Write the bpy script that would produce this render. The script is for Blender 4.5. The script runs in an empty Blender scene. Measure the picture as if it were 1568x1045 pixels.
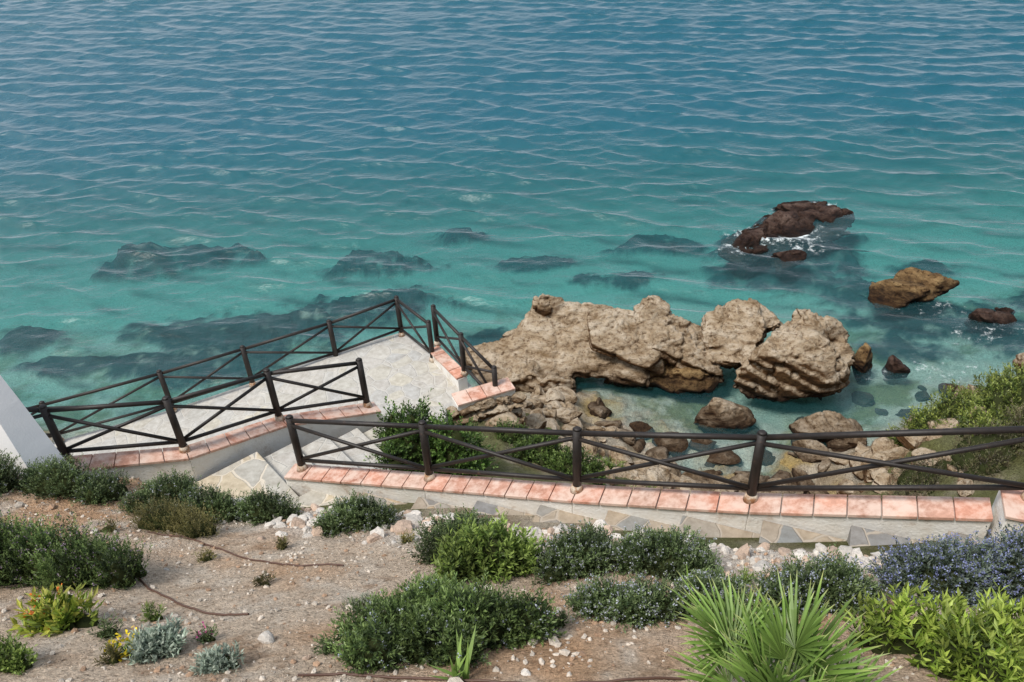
import bpy, math, random
import numpy as np
from mathutils import Vector, Matrix
rng=np.random.default_rng(7); random.seed(7)
SC=bpy.context.scene
# ---------------------------------------------------------------- camera
p=math.radians(35.5); r=math.radians(3.0)
F=Vector((0,math.cos(p),-math.sin(p))); R0=Vector((1,0,0)); U0=Vector((0,math.sin(p),math.cos(p)))
R=R0*math.cos(r)-U0*math.sin(r); U=R0*math.sin(r)+U0*math.cos(r)
cd=bpy.data.cameras.new('camera'); cam=bpy.data.objects.new('camera',cd); SC.collection.objects.link(cam)
M=Matrix((R,U,-F)).transposed().to_4x4(); M.translation=Vector((0,0,13)); cam.matrix_world=M
cd.sensor_width=36; cd.lens=29.16; cd.clip_end=12000; cd.clip_start=.05
SC.camera=cam
# ---------------------------------------------------------------- light
SC.view_settings.view_transform='Standard'; SC.view_settings.look='None'; SC.view_settings.exposure=0
EL,AZ=math.radians(60),math.radians(-122)      # azimuth from +Y toward +X
w=bpy.data.worlds.new('World'); SC.world=w; w.use_nodes=True
nt=w.node_tree; sk=nt.nodes.new('ShaderNodeTexSky'); sk.sky_type='NISHITA'; sk.sun_disc=False
sk.sun_elevation=EL; sk.sun_rotation=AZ; sk.dust_density=2.5; sk.altitude=10
# thin high cloud veil over the blue sky
tc=nt.nodes.new('ShaderNodeTexCoord'); cn=nt.nodes.new('ShaderNodeTexNoise'); cn.inputs['Scale'].default_value=2.2; cn.inputs['Detail'].default_value=5
cr=nt.nodes.new('ShaderNodeMapRange'); cr.inputs['From Min'].default_value=.35; cr.inputs['From Max'].default_value=.65; cr.inputs['To Min'].default_value=.3; cr.inputs['To Max'].default_value=.8
mxw=nt.nodes.new('ShaderNodeMix'); mxw.data_type='RGBA'; mxw.inputs[7].default_value=(5.1,5.6,6.1,1)
nt.links.new(tc.outputs['Generated'],cn.inputs['Vector']); nt.links.new(cn.outputs[0],cr.inputs['Value']); nt.links.new(cr.outputs[0],mxw.inputs[0]); nt.links.new(sk.outputs[0],mxw.inputs[6])
nt.links.new(mxw.outputs[2],nt.nodes['Background'].inputs[0]); nt.nodes['Background'].inputs[1].default_value=.15
sl=bpy.data.lights.new('sun','SUN'); sl.energy=3.7; sl.angle=math.radians(16); sl.color=(1,.96,.90)
so=bpy.data.objects.new('sun',sl); SC.collection.objects.link(so)
sd=Vector((math.sin(AZ)*math.cos(EL),math.cos(AZ)*math.cos(EL),math.sin(EL)))
so.rotation_euler=(-sd).to_track_quat('-Z','Y').to_euler(); so.location=(0,0,30)
# ---------------------------------------------------------------- noise
LT=rng.random((64,64,64)).astype(np.float32)
def vn(P):
    P=np.asarray(P,dtype=np.float64); i=np.floor(P).astype(int); f=P-i; f=f*f*(3-2*f); i&=63; j=(i+1)&63
    x0,y0,z0=i[...,0],i[...,1],i[...,2]; x1,y1,z1=j[...,0],j[...,1],j[...,2]; fx,fy,fz=f[...,0],f[...,1],f[...,2]
    a=LT[x0,y0,z0]*(1-fx)+LT[x1,y0,z0]*fx; b=LT[x0,y1,z0]*(1-fx)+LT[x1,y1,z0]*fx
    c=LT[x0,y0,z1]*(1-fx)+LT[x1,y0,z1]*fx; d=LT[x0,y1,z1]*(1-fx)+LT[x1,y1,z1]*fx
    return (a*(1-fy)+b*fy)*(1-fz)+(c*(1-fy)+d*fy)*fz
def fbm(P,o=4,g=.5):
    s=0;a=1;t=0;P=np.array(P,dtype=float)
    for k in range(o): s=s+a*vn(P+k*17.3); t+=a; a*=g; P=P*2.03
    return s/t*2-1
def f2(x,y,s,seed=0,o=4,g=.5): return fbm(np.stack([x*s+31.7,y*s+11.3,np.full_like(x,seed+.5)],-1),o,g)
def ss(a,b,x): t=np.clip((x-a)/(b-a),0,1); return t*t*(3-2*t)
# ---------------------------------------------------------------- mesh helpers
def mesh_obj(name,V,Fc,mats=(),col=None,smooth=False,parent=None,mi=None):
    V=np.asarray(V,dtype=np.float32); m=bpy.data.meshes.new(name)
    if isinstance(Fc,np.ndarray):
        k=Fc.shape[1]; n=len(Fc); m.vertices.add(len(V)); m.vertices.foreach_set('co',V.ravel())
        m.loops.add(n*k); m.loops.foreach_set('vertex_index',Fc.astype(np.int32).ravel())
        m.polygons.add(n); m.polygons.foreach_set('loop_start',np.arange(0,n*k,k,dtype=np.int32))
        try: m.polygons.foreach_set('loop_total',np.full(n,k,dtype=np.int32))
        except Exception: pass
        m.update(calc_edges=True); m.validate()
    else:
        m.from_pydata(V.tolist(),[],Fc); m.update()
    if col is not None:
        a=m.color_attributes.new('Col','FLOAT_COLOR','POINT')
        c=np.ones((len(V),4),dtype=np.float32); c[:,:3]=col; a.data.foreach_set('color',c.ravel())
    for t in mats: m.materials.append(t)
    m.polygons.foreach_set('use_smooth',np.full(len(m.polygons),smooth))
    if mi is not None: m.polygons.foreach_set('material_index',np.asarray(mi,dtype=np.int32))
    o=bpy.data.objects.new(name,m); SC.collection.objects.link(o)
    if parent: o.parent=parent
    return o
def empty(name):
    o=bpy.data.objects.new(name,None); SC.collection.objects.link(o); return o
class MB:
    def __init__(s): s.v=[];s.f=[];s.c=[]
    def add(s,V,Fs,c=(1,1,1)):
        b=len(s.v); s.v+=[tuple(q) for q in V]; s.f+=[tuple(b+i for i in q) for q in Fs]; s.c+=[tuple(c)]*len(V)
    def prism(s,bot,top,c=(1,1,1)):
        n=len(bot); s.add(list(bot)+list(top),[tuple(range(n))[::-1],tuple(range(n,2*n))]+[(i,(i+1)%n,n+(i+1)%n,n+i) for i in range(n)],c)
    def tube(s,a,b,ra,rb=None,n=10,c=(1,1,1)):
        a=Vector(a);b=Vector(b);rb=ra if rb is None else rb; d=(b-a).normalized(); u=d.orthogonal().normalized(); q=d.cross(u)
        A=[a+(u*math.cos(t)+q*math.sin(t))*ra for t in [2*math.pi*i/n for i in range(n)]]
        B=[b+(u*math.cos(t)+q*math.sin(t))*rb for t in [2*math.pi*i/n for i in range(n)]]
        s.prism(A,B,c)
    def obj(s,name,mats,parent=None,smooth=False,bev=0):
        o=mesh_obj(name,s.v,s.f,mats,np.array(s.c),smooth,parent)
        if bev:
            b=o.modifiers.new('b','BEVEL'); b.width=bev; b.segments=2; b.limit_method='ANGLE'
        return o
# ---------------------------------------------------------------- materials
def newmat(name):
    m=bpy.data.materials.new(name); m.use_nodes=True; t=m.node_tree; return m,t,t.nodes['Principled BSDF']
def N(t,ty,**k):
    n=t.nodes.new(ty)
    for a,b in k.items(): setattr(n,a,b)
    return n
def noise(t,scale,detail=6,rough=.6,vec=None):
    n=N(t,'ShaderNodeTexNoise'); n.inputs['Scale'].default_value=scale; n.inputs['Detail'].default_value=detail; n.inputs['Roughness'].default_value=rough
    if vec is not None: t.links.new(vec,n.inputs['Vector'])
    return n
def ramp(t,src,stops):
    c=N(t,'ShaderNodeValToRGB'); e=c.color_ramp.elements
    while len(e)<len(stops): e.new(.5)
    for i,(q,col) in enumerate(stops): e[i].position=q; e[i].color=(*col,1) if len(col)==3 else col
    t.links.new(src,c.inputs[0]); return c
def mix(t,fac,a,b,bt='MIX'):
    m=N(t,'ShaderNodeMix',data_type='RGBA',blend_type=bt)
    for s,v in ((m.inputs[0],fac),(m.inputs[6],a),(m.inputs[7],b)):
        if isinstance(v,bpy.types.NodeSocket): t.links.new(v,s)
        else: s.default_value=v if isinstance(v,(int,float)) else (*v,1)
    return m.outputs[2]
def math_(t,op,a,b=None,clamp=False):
    m=N(t,'ShaderNodeMath',operation=op,use_clamp=clamp)
    for s,v in zip(m.inputs,(a,b)):
        if v is None: continue
        if isinstance(v,bpy.types.NodeSocket): t.links.new(v,s)
        else: s.default_value=v
    return m.outputs[0]
def bump(t,h,dist,st=1,nrm=None):
    b=N(t,'ShaderNodeBump'); b.inputs['Distance'].default_value=dist; b.inputs['Strength'].default_value=st
    t.links.new(h,b.inputs['Height'])
    if nrm is not None: t.links.new(nrm,b.inputs['Normal'])
    return b.outputs[0]
def pos(t): return N(t,'ShaderNodeNewGeometry').outputs['Position']
def zof(t):
    s=N(t,'ShaderNodeSeparateXYZ'); t.links.new(pos(t),s.inputs[0]); return s.outputs[2]
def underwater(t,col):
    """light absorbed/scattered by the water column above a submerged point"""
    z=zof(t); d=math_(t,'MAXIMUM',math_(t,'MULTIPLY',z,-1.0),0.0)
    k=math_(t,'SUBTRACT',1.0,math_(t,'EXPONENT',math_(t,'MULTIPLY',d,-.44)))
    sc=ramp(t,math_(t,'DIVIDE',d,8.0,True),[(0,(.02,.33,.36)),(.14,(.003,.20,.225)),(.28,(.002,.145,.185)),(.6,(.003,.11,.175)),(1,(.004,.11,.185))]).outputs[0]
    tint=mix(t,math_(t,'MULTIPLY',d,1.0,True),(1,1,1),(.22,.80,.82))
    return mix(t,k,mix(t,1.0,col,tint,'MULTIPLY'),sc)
mt_ground,t,b=newmat('soil_and_shore')
at=N(t,'ShaderNodeAttribute',attribute_name='Col'); P=pos(t)
n1=noise(t,24,5,.75,P); vo=N(t,'ShaderNodeTexVoronoi'); vo.inputs['Scale'].default_value=30; t.links.new(P,vo.inputs['Vector'])
c=mix(t,1.0,at.outputs['Color'],ramp(t,n1.outputs[0],[(.33,(.58,.51,.46)),(.47,(.99,.99,.99)),(.64,(1.28,1.28,1.28))]).outputs[0],'MULTIPLY')
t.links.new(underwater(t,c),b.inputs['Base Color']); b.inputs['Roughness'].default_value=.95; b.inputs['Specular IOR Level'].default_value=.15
t.links.new(bump(t,n1.outputs[0],.07,1,bump(t,vo.outputs[0],.03,1)),b.inputs['Normal'])
def rockmat(name,c0,c1,c2,dark=.40,bd=.22):
    m,t,b=newmat(name); P=pos(t); mp=N(t,'ShaderNodeMapping'); t.links.new(P,mp.inputs[0]); mp.inputs['Scale'].default_value=(.8,1,3.2); mp.inputs['Rotation'].default_value=(.4,.45,0)
    a=noise(t,1.8,7,.7,mp.outputs[0]); d=noise(t,11,5,.75,P)
    col=ramp(t,a.outputs[0],[(.36,c0),(.48,c1),(.62,c2)]).outputs[0]
    col=mix(t,1.0,col,ramp(t,d.outputs[0],[(.36,(dark,dark*.82,dark*.66)),(.47,(1,1,1)),(.66,(1.15,1.15,1.15))]).outputs[0],'MULTIPLY')
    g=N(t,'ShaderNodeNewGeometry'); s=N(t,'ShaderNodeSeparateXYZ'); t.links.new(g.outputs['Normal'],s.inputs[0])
    up=ramp(t,math_(t,'ADD',s.outputs[2],math_(t,'MULTIPLY',math_(t,'SUBTRACT',a.outputs[0],.5),.8)),[(0,(.30,.19,.10)),(.66,(1,1,1))]).outputs[0]  # painted shading: sides and undersides darkened to brown, tops kept pale as lit
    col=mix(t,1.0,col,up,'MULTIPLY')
    z=zof(t); wet=ramp(t,math_(t,'ADD',z,math_(t,'MULTIPLY',a.outputs[0],.5)),[(.3,(.14,.10,.07)),(.85,(1,1,1))]).outputs[0]
    col=mix(t,1.0,col,wet,'MULTIPLY')
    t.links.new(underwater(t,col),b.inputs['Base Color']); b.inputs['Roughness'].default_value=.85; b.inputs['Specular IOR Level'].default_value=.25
    h=math_(t,'ADD',a.outputs[0],math_(t,'MULTIPLY',d.outputs[0],.4))
    t.links.new(bump(t,h,bd,1),b.inputs['Normal']); return m
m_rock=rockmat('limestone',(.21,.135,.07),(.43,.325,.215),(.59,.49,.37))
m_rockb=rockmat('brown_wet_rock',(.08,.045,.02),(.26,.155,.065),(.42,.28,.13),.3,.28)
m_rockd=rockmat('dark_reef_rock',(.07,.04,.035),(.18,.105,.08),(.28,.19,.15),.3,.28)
m_white,t,b=newmat('white_plaster'); n=noise(t,3,6,.7,pos(t)); n2=noise(t,30,4,.6,pos(t))
t.links.new(ramp(t,n.outputs[0],[(.3,(.48,.38,.3)),(.43,(.72,.68,.62)),(.6,(.78,.76,.72))]).outputs[0],b.inputs['Base Color']); b.inputs['Roughness'].default_value=.9
t.links.new(bump(t,n2.outputs[0],.015,.6),b.inputs['Normal'])
m_house,t,b=newmat('white_house_paint'); n=noise(t,2,5,.6,pos(t))
t.links.new(ramp(t,n.outputs[0],[(.3,(.78,.78,.78)),(.7,(.84,.84,.83))]).outputs[0],b.inputs['Base Color']); b.inputs['Roughness'].default_value=.85
t.links.new(bump(t,noise(t,40,4,.6,pos(t)).outputs[0],.006,.4),b.inputs['Normal'])
m_tile,t,b=newmat('terracotta_tile'); at=N(t,'ShaderNodeAttribute',attribute_name='Col'); n=noise(t,9,6,.7,pos(t)); n2=noise(t,4.5,6,.7,pos(t))
c=mix(t,1.0,at.outputs['Color'],ramp(t,n.outputs[0],[(.3,(.66,.64,.62)),(.6,(1.1,1.1,1.1))]).outputs[0],'MULTIPLY')
c=mix(t,ramp(t,n2.outputs[0],[(.42,(0,0,0)),(.6,(.8,.8,.8))]).outputs[0],c,(.64,.50,.42))
t.links.new(c,b.inputs['Base Color']); b.inputs['Roughness'].default_value=.75; t.links.new(bump(t,n.outputs[0],.008,.6),b.inputs['Normal'])
def paving(name,sc,cols,mort):
    m,t,b=newmat(name); P=pos(t); n=noise(t,2.5,3,.5,P); wv=mix(t,.12,P,n.outputs['Color'])
    v=N(t,'ShaderNodeTexVoronoi',feature='DISTANCE_TO_EDGE'); v.inputs['Scale'].default_value=sc; t.links.new(wv,v.inputs['Vector'])
    v2=N(t,'ShaderNodeTexVoronoi'); v2.inputs['Scale'].default_value=sc; t.links.new(wv,v2.inputs['Vector'])
    s=N(t,'ShaderNodeSeparateColor'); t.links.new(v2.outputs['Color'],s.inputs[0])
    c=ramp(t,s.outputs[0],[(0,cols[0]),(.35,cols[1]),(.7,cols[2]),(1,cols[3])]).outputs[0]
    n3=noise(t,8,6,.72,P); c=mix(t,1.0,c,ramp(t,n3.outputs[0],[(.3,(.72,.69,.65)),(.65,(1.15,1.15,1.15))]).outputs[0],'MULTIPLY')
    e=ramp(t,v.outputs[0],[(.015,(0,0,0)),(.04,(1,1,1))])
    t.links.new(mix(t,e.outputs[0],mort,c),b.inputs['Base Color']); b.inputs['Roughness'].default_value=.85
    h=math_(t,'ADD',e.outputs[0],math_(t,'MULTIPLY',n3.outputs[0],.6)); t.links.new(bump(t,h,.012,.7),b.inputs['Normal']); return m
m_pave=paving('flagstone_paving',3.2,[(.42,.40,.37),(.46,.44,.40),(.40,.395,.38),(.47,.44,.37)],(.47,.45,.41))
m_land=paving('landing_flagstone',2.6,[(.44,.38,.28),(.50,.43,.32),(.38,.38,.36),(.51,.42,.28)],(.57,.51,.42))
m_step=paving('flagstone_steps',3.2,[(.21,.21,.21),(.36,.29,.21),(.21,.225,.23),(.40,.31,.21)],(.38,.33,.27))
m_rail,t,b=newmat('dark_brown_paint'); n=noise(t,14,5,.7,pos(t))
t.links.new(ramp(t,n.outputs[0],[(.3,(.010,.007,.006)),(.62,(.020,.014,.011)),(.78,(.09,.045,.025))]).outputs[0],b.inputs['Base Color']); b.inputs['Roughness'].default_value=.55
t.links.new(bump(t,n.outputs[0],.01,.4),b.inputs['Normal'])
m_foot,t,b=newmat('stained_mortar'); n=noise(t,12,5,.7,pos(t))
t.links.new(ramp(t,n.outputs[0],[(.42,(.30,.15,.07)),(.6,(.6,.52,.42))]).outputs[0],b.inputs['Base Color']); b.inputs['Roughness'].default_value=.9
m_leaf,t,b=newmat('leaf'); at=N(t,'ShaderNodeAttribute',attribute_name='Col'); t.links.new(at.outputs['Color'],b.inputs['Base Color']); b.inputs['Roughness'].default_value=.5
tr=N(t,'ShaderNodeBsdfTranslucent'); t.links.new(at.outputs['Color'],tr.inputs[0]); mx=N(t,'ShaderNodeMixShader'); mx.inputs[0].default_value=.25
t.links.new(b.outputs[0],mx.inputs[1]); t.links.new(tr.outputs[0],mx.inputs[2]); t.links.new(mx.outputs[0],t.nodes['Material Output'].inputs[0])
m_stone,t,b=newmat('loose_stone'); at=N(t,'ShaderNodeAttribute',attribute_name='Col'); n=noise(t,40,4,.7,pos(t))
t.links.new(mix(t,1.0,at.outputs['Color'],ramp(t,n.outputs[0],[(.3,(.65,.65,.65)),(.7,(1.15,1.15,1.15))]).outputs[0],'MULTIPLY'),b.inputs['Base Color']); b.inputs['Roughness'].default_value=.9
t.links.new(bump(t,n.outputs[0],.02,.8),b.inputs['Normal'])
# ---------------------------------------------------------------- terrain
def rbf(C):
    C=np.array(C,float); X=C[:,:2]; n=len(X); D=np.linalg.norm(X[:,None]-X[None],axis=2)
    A=np.zeros((n+3,n+3)); A[:n,:n]=D; A[:n,n]=1; A[:n,n+1:]=X; A[n,:n]=1; A[n+1:,:n]=X.T
    s=np.linalg.solve(A,np.concatenate([C[:,2],[0,0,0]]))
    def f(x,y):
        z=s[n]+s[n+1]*x+s[n+2]*y
        for i in range(n): z=z+s[i]*np.sqrt((x-X[i,0])**2+(y-X[i,1])**2+.02)
        return z
    return f
EDGE=[(-12,7.3,6.9),(-8,7.3,6.7),(-6,7.3,6.25),(-4.7,7.5,5.9),(-3.3,7.15,5.65),(-1.55,6.45,6.18),(.22,5.63,6.72),(1.96,4.93,7.10),(4.07,4.14,7.62),(7,3.2,8.4),(12,2,9.4)]
gf=rbf(EDGE+[(-5.76,6.3,6.6),(-3.16,2.94,8.6),(-.1,2.77,8.6),(2.53,2.37,8.95),(-2.85,4.7,7.25),(-.11,4.37,7.5),(3.26,3.27,8.2),(-.59,3.67,7.95),
 (1.57,2.99,8.4),(-9,3,9),(8,0,10),(-8,0,10.5),(0,0,10.3),(0,-3,11.2),(-9,-5,12),(9,-5,11.5),(-14,-3,12),(14,-3,12)])
lf=rbf([(-3.3,8.6,4.3),(-2.6,9.2,3.9),(-1.9,10,3.4),(-1.1,8.3,4.7),(.9,7.5,5.0),(2.6,6.8,5.3),(4.9,6.2,5.8),(-1.2,9.4,3.9),(-.6,11.0,3.2),(.43,10.6,2.8),(1.36,11.87,1.5),(.3,12.3,2.3),
 (.5,13.5,1.4),(1.5,14.2,.5),(-.6,13.6,1.6),(-1,15.3,.4),(.6,15.2,.4),(2.9,12.9,.15),(5.6,12.8,-.08),(8.1,13.6,-.12),(4.2,14,-.25),(6.5,14.2,-.25),(9.5,14.8,-.35),(8.6,9.3,3.3),(7.9,11.6,2.1),(10.3,12.5,2.2),
 (6.6,10.2,1.5),(5.2,10,1.1),(3.2,10,1.8),(4,11.6,.4),(6.3,11.8,.15),(5.2,11.6,.1),(12,13.0,2.0),(13.5,14.4,-.1),(14,10,5),(18,12,5),(18,15,.2),(7,4.5,7.6),(12,4,8.5),
 (-3,12,2.3),(-2,13.4,2),(-5,11.5,2.2),(-8,11,2.1),(-3.5,10.6,3.2),(-6,9.3,4.2),(-2.3,15.1,.3),(-5,14.6,.2),(-9,13.6,.5),(-12,13.4,.8),(-14,16,-.1),(-14,9,4.5),(-20,13,1),(-20,17,-.1),
 (-9,16,-.3),(-4,16.5,-.5),(0,17,-.35),(4,18,-.6),(9,18,-.5),(14,19,-.6)])
EX=np.array([e[0] for e in EDGE]); EY=np.array([e[1] for e in EDGE])
REEF=[(-11.6,26,2.8,1.2,1.1),(-12.9,25.5,1.3,.8,1.0),(-4.3,24.9,1.9,.8,1.0),(-4.2,21.8,2.3,1.1,.9),(-5.6,20.7,1.6,.7,.7),(-1.9,27,1.0,.6,.8),(1,24.3,1.5,.6,.55),(3.7,22.8,1.7,.7,.5),(5.3,25.3,1.5,.8,.8),
 (13.3,22.3,1.1,.8,.6),(21,40,2.6,1.3,1.0),(-.3,18.9,1.4,1.0,.25),(-14.5,20.6,1.2,1.1,.7),(-12.4,19.2,1.6,.5,.4),(-9.0,18.9,2.7,.9,.4),(-8.2,20.5,3.1,1.4,.6),(10.2,21,1.4,1.0,.5),(8.9,22.6,2.4,1.6,.7),(9.6,24.4,2.6,1.4,.8),
 (11.8,19.4,2.4,1.3,.4),(13.4,18.2,1.8,.9,.3),(15.8,20,1.4,1,.4),(-6.5,18.0,1.4,.4,.2),(10.3,17.6,1.3,.7,.2)]
def terr(x,y):
    ye=np.interp(x,EX,EY); near=ss(1.2,.0,ye-y)
    d=ye-y; k=np.zeros_like(d); g=np.zeros_like(d); l=np.zeros_like(d); rough=np.zeros_like(d); rk=np.zeros_like(d)
    m=d>-.5
    if m.any():
        a,b_=x[m],y[m]; nn=near[m]
        g[m]=gf(a,b_)+.06*f2(a,b_,1.6,1)+.055*(.6+nn)*f2(a,b_,5,2)+.035*(.5+nn)*f2(a,b_,14,4,3); k[m]=ss(-.12,.12,d[m]+.08*f2(a,b_,2.2,5)+.06*f2(a,b_,8,6))
    m=d<.5
    if m.any():
        a,b_=x[m],y[m]; L=lf(a,b_); bed=-.45-np.minimum(b_-16.5,12)*.11-np.maximum(b_-28.5,0)*.16+.12*f2(a,b_,.5,9,2); bed=np.maximum(bed,-9.)
        s_=ss(15.5,19,b_); L=L*(1-s_)+bed*s_; rg=f2(a,b_,1.2,3,6,.62); L=L+rg*.42*ss(9,11,b_)*(1-ss(17,20,b_))*np.where(L>-.2,1,.6); l[m]=L; rough[m]=rg
    for (cx,cy,rx,ry,hh) in REEF:
        m=(abs(x-cx)<rx*2.2)&(abs(y-cy)<ry*2.2)
        if not m.any(): continue
        a,b_=x[m],y[m]; q=np.sqrt(((a-cx)/rx)**2+((b_-cy)/ry)**2)+.95*f2(a,b_,1.1,cx,5,.62); h=ss(1.2,.2,q); h2=h*(hh*.6+.14*f2(a,b_,2.4,33))
        rk[m]=np.maximum(rk[m],ss(1.2,.65,q)); l[m]=l[m]+h2*.85*ss(16.5,18,b_)*(l[m]<-.3)
    l=np.where((rk>0)&(y>18.2),np.minimum(l,-.14),l)
    return g*k+l*(1-k),k,rk,rough
xs=np.concatenate([[-3000,-600,-150,-60,-40,-30,-24],np.arange(-20,-9,.13),np.arange(-9,6,.05),np.arange(6,24,.11),[28,30,40,60,150,600,3000]])
ys=np.concatenate([[-1500,-300,-60,-20,-8],np.arange(-4,1.8,.3),np.arange(1.8,8.6,.042),np.arange(8.6,21,.085),np.arange(21,30,.14),np.arange(30,45,.4),np.arange(45,60,2.),[80,150,500,3000]])
X,Y=np.meshgrid(xs,ys); Z,K,RK,RG=terr(X,Y)
Z=np.where(Y<-8,13,Z)
nx,ny=len(xs),len(ys); V=np.stack([X.ravel(),Y.ravel(),Z.ravel()],-1)
I=np.arange(nx*ny).reshape(ny,nx); Q=np.stack([I[:-1,:-1],I[:-1,1:],I[1:,1:],I[1:,:-1]],-1).reshape(-1,4)
def L3(a,b,k): return a*(1-k[...,None])+b*k[...,None]
one=np.ones_like(Z)[...,None]
soilA=np.array([.68,.54,.41])*one; soilB=np.array([.60,.38,.23])*one; rub=np.array([.74,.67,.59])*one
ye=np.interp(X,EX,EY); de=ye-Y
soil=L3(soilA,soilB,ss(-.05,.4,f2(X,Y,.8,20,4)+.16*ss(-.5,-4,X)))
soil=L3(soil,np.array([.73,.63,.52])*one,ss(.05,.4,f2(X,Y,2.6,21,4,.6))*.75)
soil=L3(soil,np.array([.36,.22,.13])*one,ss(.08,.42,f2(X,Y,3.0,29,5,.65))*.7)
rk_w=ss(1.2,.1,de+.6*f2(X,Y,1.6,22,4))*ss(-5,-2,X)
soil=L3(soil,rub,rk_w*.88)
shore=L3(np.array([.52,.45,.35])*one,np.array([.28,.21,.13])*one,ss(-.2,.3,f2(X,Y,1.6,23,6,.6)))
shore=L3(shore,np.array([.12,.13,.04])*one,ss(-.15,.15,f2(X,Y,.9,24,5)+.25*ss(5.5,8,X))*ss(.7,1.4,Z)*.88)
shore=L3(shore,np.array([.44,.31,.10])*one,ss(.6,.0,np.abs(Z))*ss(-.1,.3,f2(X,Y,1.5,27))*.8)
bed=L3(np.array([.66,.64,.54])*one,np.array([.28,.26,.12])*one,ss(.0,.35,f2(X,Y,1.0,25,5,.65))*ss(24,17,Y))
bed=L3(bed,np.array([.42,.36,.14])*one,ss(.1,.4,f2(X,Y,1.3,28,4,.6))*ss(15.5,14,Y)*ss(2,3,X)*.8)
bed=L3(bed,np.array([.012,.01,.014])*one,np.clip(RK*1.2,0,1)*ss(-.75,-.05,f2(X,Y,1.9,26,4,.6))*.98)
low=L3(shore,bed,ss(.02,-.25,Z)); COL=L3(low,soil,K)
ground=mesh_obj('ground',V,Q,[mt_ground],COL.reshape(-1,3),True)
def gz(x,y):
    a,_,_,_=terr(np.atleast_1d(np.float64(x)),np.atleast_1d(np.float64(y))); return a
def g1(x,y): return float(gz(x,y)[0])
# ---------------------------------------------------------------- sea
us=np.linspace(-1,1,800); us=np.concatenate([[-60,-10,-3,-1.6],us,[1.6,3,10,60]])
yr=[11.0]
while yr[-1]<85: yr.append(yr[-1]+max(.05,.0031*yr[-1]))
yr=np.array(yr+[95,120,200,500,1500,4000])
UU,YY=np.meshgrid(us,yr); XX=UU*(YY*.72+3)
fade=ss(110,80,YY)*ss(1.7,1.0,np.abs(UU))
ZZ=np.zeros_like(XX); DX=np.zeros_like(XX); DY=np.zeros_like(XX)
wrng=np.random.default_rng(3); nw=72
lam=np.concatenate([np.exp(wrng.uniform(math.log(1.0),math.log(2.0),34)),np.exp(wrng.uniform(math.log(.42),math.log(1.0),38))]); th=np.concatenate([wrng.normal(math.radians(74),math.radians(14),34),wrng.normal(math.radians(76),math.radians(24),38)]); ph=wrng.uniform(0,6.28,nw)
mod=.85+.4*f2(XX,YY,.12,40,3)+.3*f2(XX,YY,.4,41,3); calm=ss(12,25,YY)*.65+.35
WP=[1.3*f2(XX,YY,.12,50+i,2) for i in range(5)]
for i,(l_,t_,p_) in enumerate(zip(lam,th,ph)):
    k=2*math.pi/l_; kx,ky=k*math.cos(t_),k*math.sin(t_); a=.0090*l_*(1 if l_>1 else .7)
    damp=np.clip((l_/(YY*.0105)),0,1)
    A=kx*XX+ky*YY+p_+WP[i%5]; sA=np.sin(A)*damp*a; ZZ+=a*damp*np.cos(A); DX-=math.cos(t_)*sA; DY-=math.sin(t_)*sA
gg=fade*mod*calm; ZZ*=gg
nxw,nyw=len(us),len(yr)
foam=np.zeros_like(XX)
for cx,cy,rx,ry,s in [(8.6,23.3,2.2,1.0,1),(9.9,24.6,1.4,.9,1),(10.6,25,1.3,.7,.8),(7.4,22.6,1.3,.7,.75),(9.3,22.4,1.2,.7,.7),(11.6,18.8,1.5,.6,.5),(8.8,16.0,1.2,.5,.4),(12.4,17.4,1.8,.7,.6),(10.8,16.0,1.9,1.0,.5),(12.5,15.8,1.2,.6,.6)]:
    foam=np.maximum(foam,s*ss(1.3,.2,np.sqrt(((XX-cx)/rx)**2+((YY-cy)/ry)**2)))
wcol=np.stack([foam,ss(21,36,YY)*np.ones_like(XX),0*XX],-1).reshape(-1,3)
V=np.stack([(XX+DX*gg).ravel(),(YY+DY*gg).ravel(),ZZ.ravel()],-1)
I=np.arange(nxw*nyw).reshape(nyw,nxw); Q=np.stack([I[:-1,:-1],I[:-1,1:],I[1:,1:],I[1:,:-1]],-1).reshape(-1,4)
m_sea=bpy.data.materials.new('sea_water'); m_sea.use_nodes=True; t=m_sea.node_tree; t.nodes.remove(t.nodes['Principled BSDF'])
P=pos(t); mp=N(t,'ShaderNodeMapping'); t.links.new(P,mp.inputs[0]); mp.inputs['Scale'].default_value=(.5,1,1); mp.inputs['Rotation'].default_value=(0,0,math.radians(15))
n1=noise(t,5.5,2,.6,mp.outputs[0])
nb=bump(t,n1.outputs[0],.04,1.0)
fa=N(t,'ShaderNodeAttribute',attribute_name='Col'); fs=N(t,'ShaderNodeSeparateColor'); t.links.new(fa.outputs['Color'],fs.inputs[0])
fr=N(t,'ShaderNodeFresnel'); fr.inputs[0].default_value=1.43; t.links.new(nb,fr.inputs[1])
gl=N(t,'ShaderNodeBsdfGlossy'); gl.inputs['Roughness'].default_value=.42; t.links.new(nb,gl.inputs['Normal'])
tp=N(t,'ShaderNodeBsdfTransparent'); df=N(t,'ShaderNodeBsdfDiffuse'); t.links.new(mix(t,fs.outputs[1],(.003,.19,.22),(.003,.125,.19)),df.inputs[0]); t.links.new(nb,df.inputs['Normal'])
m1=N(t,'ShaderNodeMixShader'); t.links.new(math_(t,'ADD',math_(t,'MULTIPLY',fs.outputs[1],.42),.09),m1.inputs[0]); t.links.new(tp.outputs[0],m1.inputs[1]); t.links.new(df.outputs[0],m1.inputs[2])
m2=N(t,'ShaderNodeMixShader'); t.links.new(fr.outputs[0],m2.inputs[0]); t.links.new(m1.outputs[0],m2.inputs[1]); t.links.new(gl.outputs[0],m2.inputs[2])
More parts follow.
